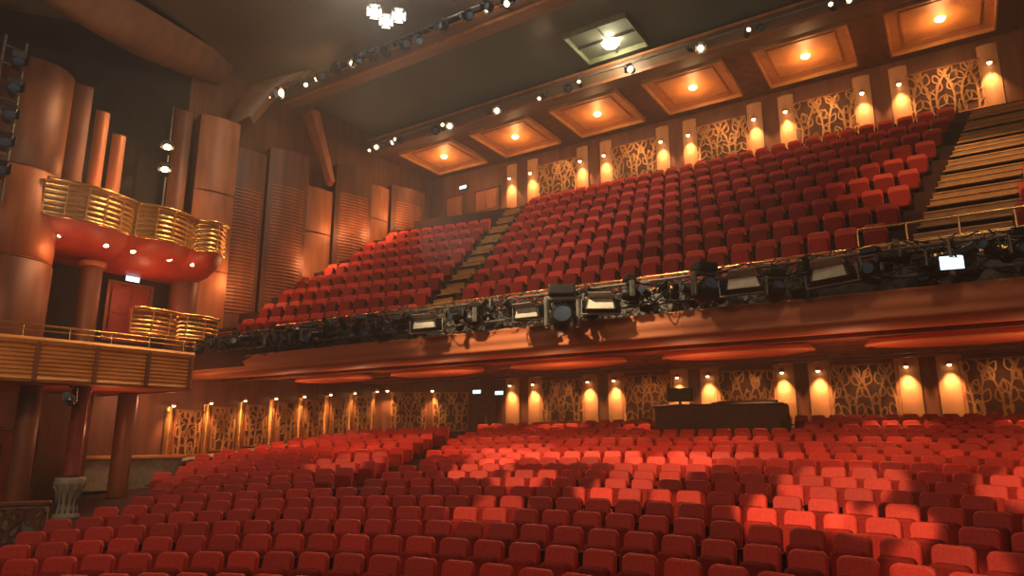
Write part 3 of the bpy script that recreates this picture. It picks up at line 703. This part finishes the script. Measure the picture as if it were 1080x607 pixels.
Vb=sorted([c for c in bal if c[8]],key=lambda c:c[7]); selb=set(id(c) for c in Vb[:300]); g={}
for c in Vb[:300]: g.setdefault((c[5],c[0]),[]).append(c)
RW=['one','two','three','four','five','six','seven','eight','nine','ten','eleven']
for (blk,k),L in g.items():
    for j,c in enumerate(sorted(L,key=lambda c:c[1])):
        m=len(L)-j
        put_seat('auditorium_chair',(c[1],c[2],c[3]),c[4],'bright red balcony seat, %s from the right in row %s of the %s block'%(ordw(m),RW[k],blk),'balcony seats',c[6],SB)
rest=[(c[1],c[2],c[3],c[4]) for c in bal if id(c) not in selb]
if rest: merged(rest,'distant_balcony_seats','mass of small red seats high and far in the balcony',SB)
# ---------------------------------------------------------------- stairs
def stairs(label,fx0,fx1,n=NR):
    off=(fx0(0),16.65,3.35); t=thing('staircase',label,'stairs',off); b=MB(); c=MB()
    for k in range(n):
        z=3.35+DZ*k; y=16.65+DY*k
        for q in range(3):
            a=fx0(k+q/3); e=fx1(k+q/3); zz=z+DZ/3*q; yy=y+DY/3*q
            b.box(a,e,yy,yy+DY/3+.01,zz-.26,zz+.02)
            c.box(a,e,yy-.03,yy+.05,zz+.02,zz+.05)
    b.build('treads',M['stair'],t,off=off); c.build('nosing',M['goldm'],t,off=off)
stairs('narrow aisle stairs between left and centre balcony blocks',lambda k:-14.85-.305*DX*k,lambda k:-13.95-.305*DX*k)
stairs('wide golden stairs climbing the balcony at the right edge',lambda k:-.92+.19*DX*k,lambda k:1.12+.19*DX*k)
light('SPOT','stair_fill_light',(2,14,14.2),2600,(1,.58,.22),.2,(1.0,22,7.5),38,.6)  # unseen spot added to make the wide stairs brighter
t=thing('handrail','brass barrier rail across the foot of the wide golden balcony stairs','handrail',(-1.1,16.45,3.35))
MB().cyl((-.4,0,1.15),(3.4,0,1.15),.03).cyl((-.4,0,.75),(3.4,0,.75),.025).build('rails',M['brass'],t,off=(0,0,0))
for i in range(5): MB().cyl((-.4+.95*i,0,0),(-.4+.95*i,0,1.15),.025,n=8).build('post',M['brass'],t,off=(0,0,0))
# ---------------------------------------------------------------- sound desk
zd=zf(-7.6,25.8)
t=thing('sound_desk','long dark red-brown sound mixing counter among the rear stalls seats','sound desk',(-7.6,25.8,zd))
MB().slab(4.6,0,1.62,-.5,-.38,.03,2).box(-2.3,-2.18,-.4,1.0,0,1.62).box(2.18,2.3,-.4,1.0,0,1.62).build('counter_front',M['desk'],t,off=(0,0,0))
MB().slab(4.7,1.60,1.69,-.58,.6,.03,2).build('counter_top',M['desk'],t,off=(0,0,0))
zt=zd+1.69
t=thing('mixing_console','dark sloping mixing console on the sound counter','mixing console',(-6.7,26.0,zt)); MB().prism([(-.4,0),(.5,0),(.5,.14),(-.4,.05)],-1.1,1.1,X=Matrix(((0,0,1,0),(1,0,0,0),(0,1,0,0),(0,0,0,1)))).build('console_body',M['black'],t,off=(0,0,0),bev=.02)
t=thing('monitor','black screen standing on the left end of the sound counter','monitor',(-9.1,25.9,zt)); MB().box(-.2,.2,-.1,.2,0,.04).box(-.05,.05,0,.06,0,.2).build('stand',M['black'],t,off=(0,0,0)); MB().slab(1.0,.14,.66,-.06,.12,.04,3).build('screen_case',M['black'],t,off=(0,0,0))
# ---------------------------------------------------------------- main lighting
wc=(1,.72,.42)
light('SPOT','key_light',(-20,3,13),19000,wc,.4,(-15,20,6.5),48)
light('SPOT','key_light',(-10,1,13.5),34000,wc,.4,(-9,20,6.5),46,.5)
light('SPOT','key_light',(3,3,13),30000,wc,.4,(-3.5,19.5,6.2),48,.5)
for x in(-19,-11,-3):
    light('SPOT','bridge_light',(x,18.8,14.6),600,(1,.62,.34),.3,(x+2,10,-2),80)
for x,y,e,an in((-11.2,15.8,16000,5),(-9.2,14.9,14000,4.5),(-6.4,14.0,16000,5),(-4.9,13.6,12000,3.5),(-2.6,12.9,18000,6),(-1.2,12.3,16000,5),(-.4,10.4,8000,5),(-12,18.5,12000,6),(-6.5,17.0,14000,7),(-2.2,15.6,16000,7),(1.2,15.6,16000,7),(-16.5,16,8000,6),(-8,11.5,7000,5)):
    light('SPOT','pool_light',(x*.6-1,-3,9.5),e,(1,.62,.34),.08,(x,y,zf(x,y)+.75),an,.35)
light('SPOT','bridge_light',(-18,16,14.6),3600,(1,.55,.22),.3,(-24,10.5,6),60)
light('SPOT','ceiling_fill_light',(-10,12,4),1900,(1,.88,.7),.5,(-12,22,16),85)  # unseen uplights added in mid-air to lift the dark ceiling
light('SPOT','ceiling_fill_light',(-15,6,4),1300,(1,.78,.55),.5,(-22,13,15),75)
light('POINT','ambient_fill_light',(-14,-5,7),1350,(1,.66,.48),2.5)  # unseen fills added on the stage side in place of world ambient
light('POINT','ambient_fill_light',(2,-6,9),1350,(1,.66,.48),2.5)
w=bpy.data.worlds.new('world'); SC.world=w; w.use_nodes=True; nt=w.node_tree
nt.nodes['Background'].inputs['Color'].default_value=(.9,.58,.42,1); nt.nodes['Background'].inputs['Strength'].default_value=.1
vs=nt.nodes.new('ShaderNodeVolumeScatter'); vs.inputs['Density'].default_value=.0036; vs.inputs['Anisotropy'].default_value=.2; vs.inputs['Color'].default_value=(1,.97,.93,1)
nt.links.new(vs.outputs['Volume'],nt.nodes['World Output'].inputs['Volume'])
SC.view_settings.view_transform='Standard'
for o in COL.objects:
    if o.parent is None: o.location.z+=ZO
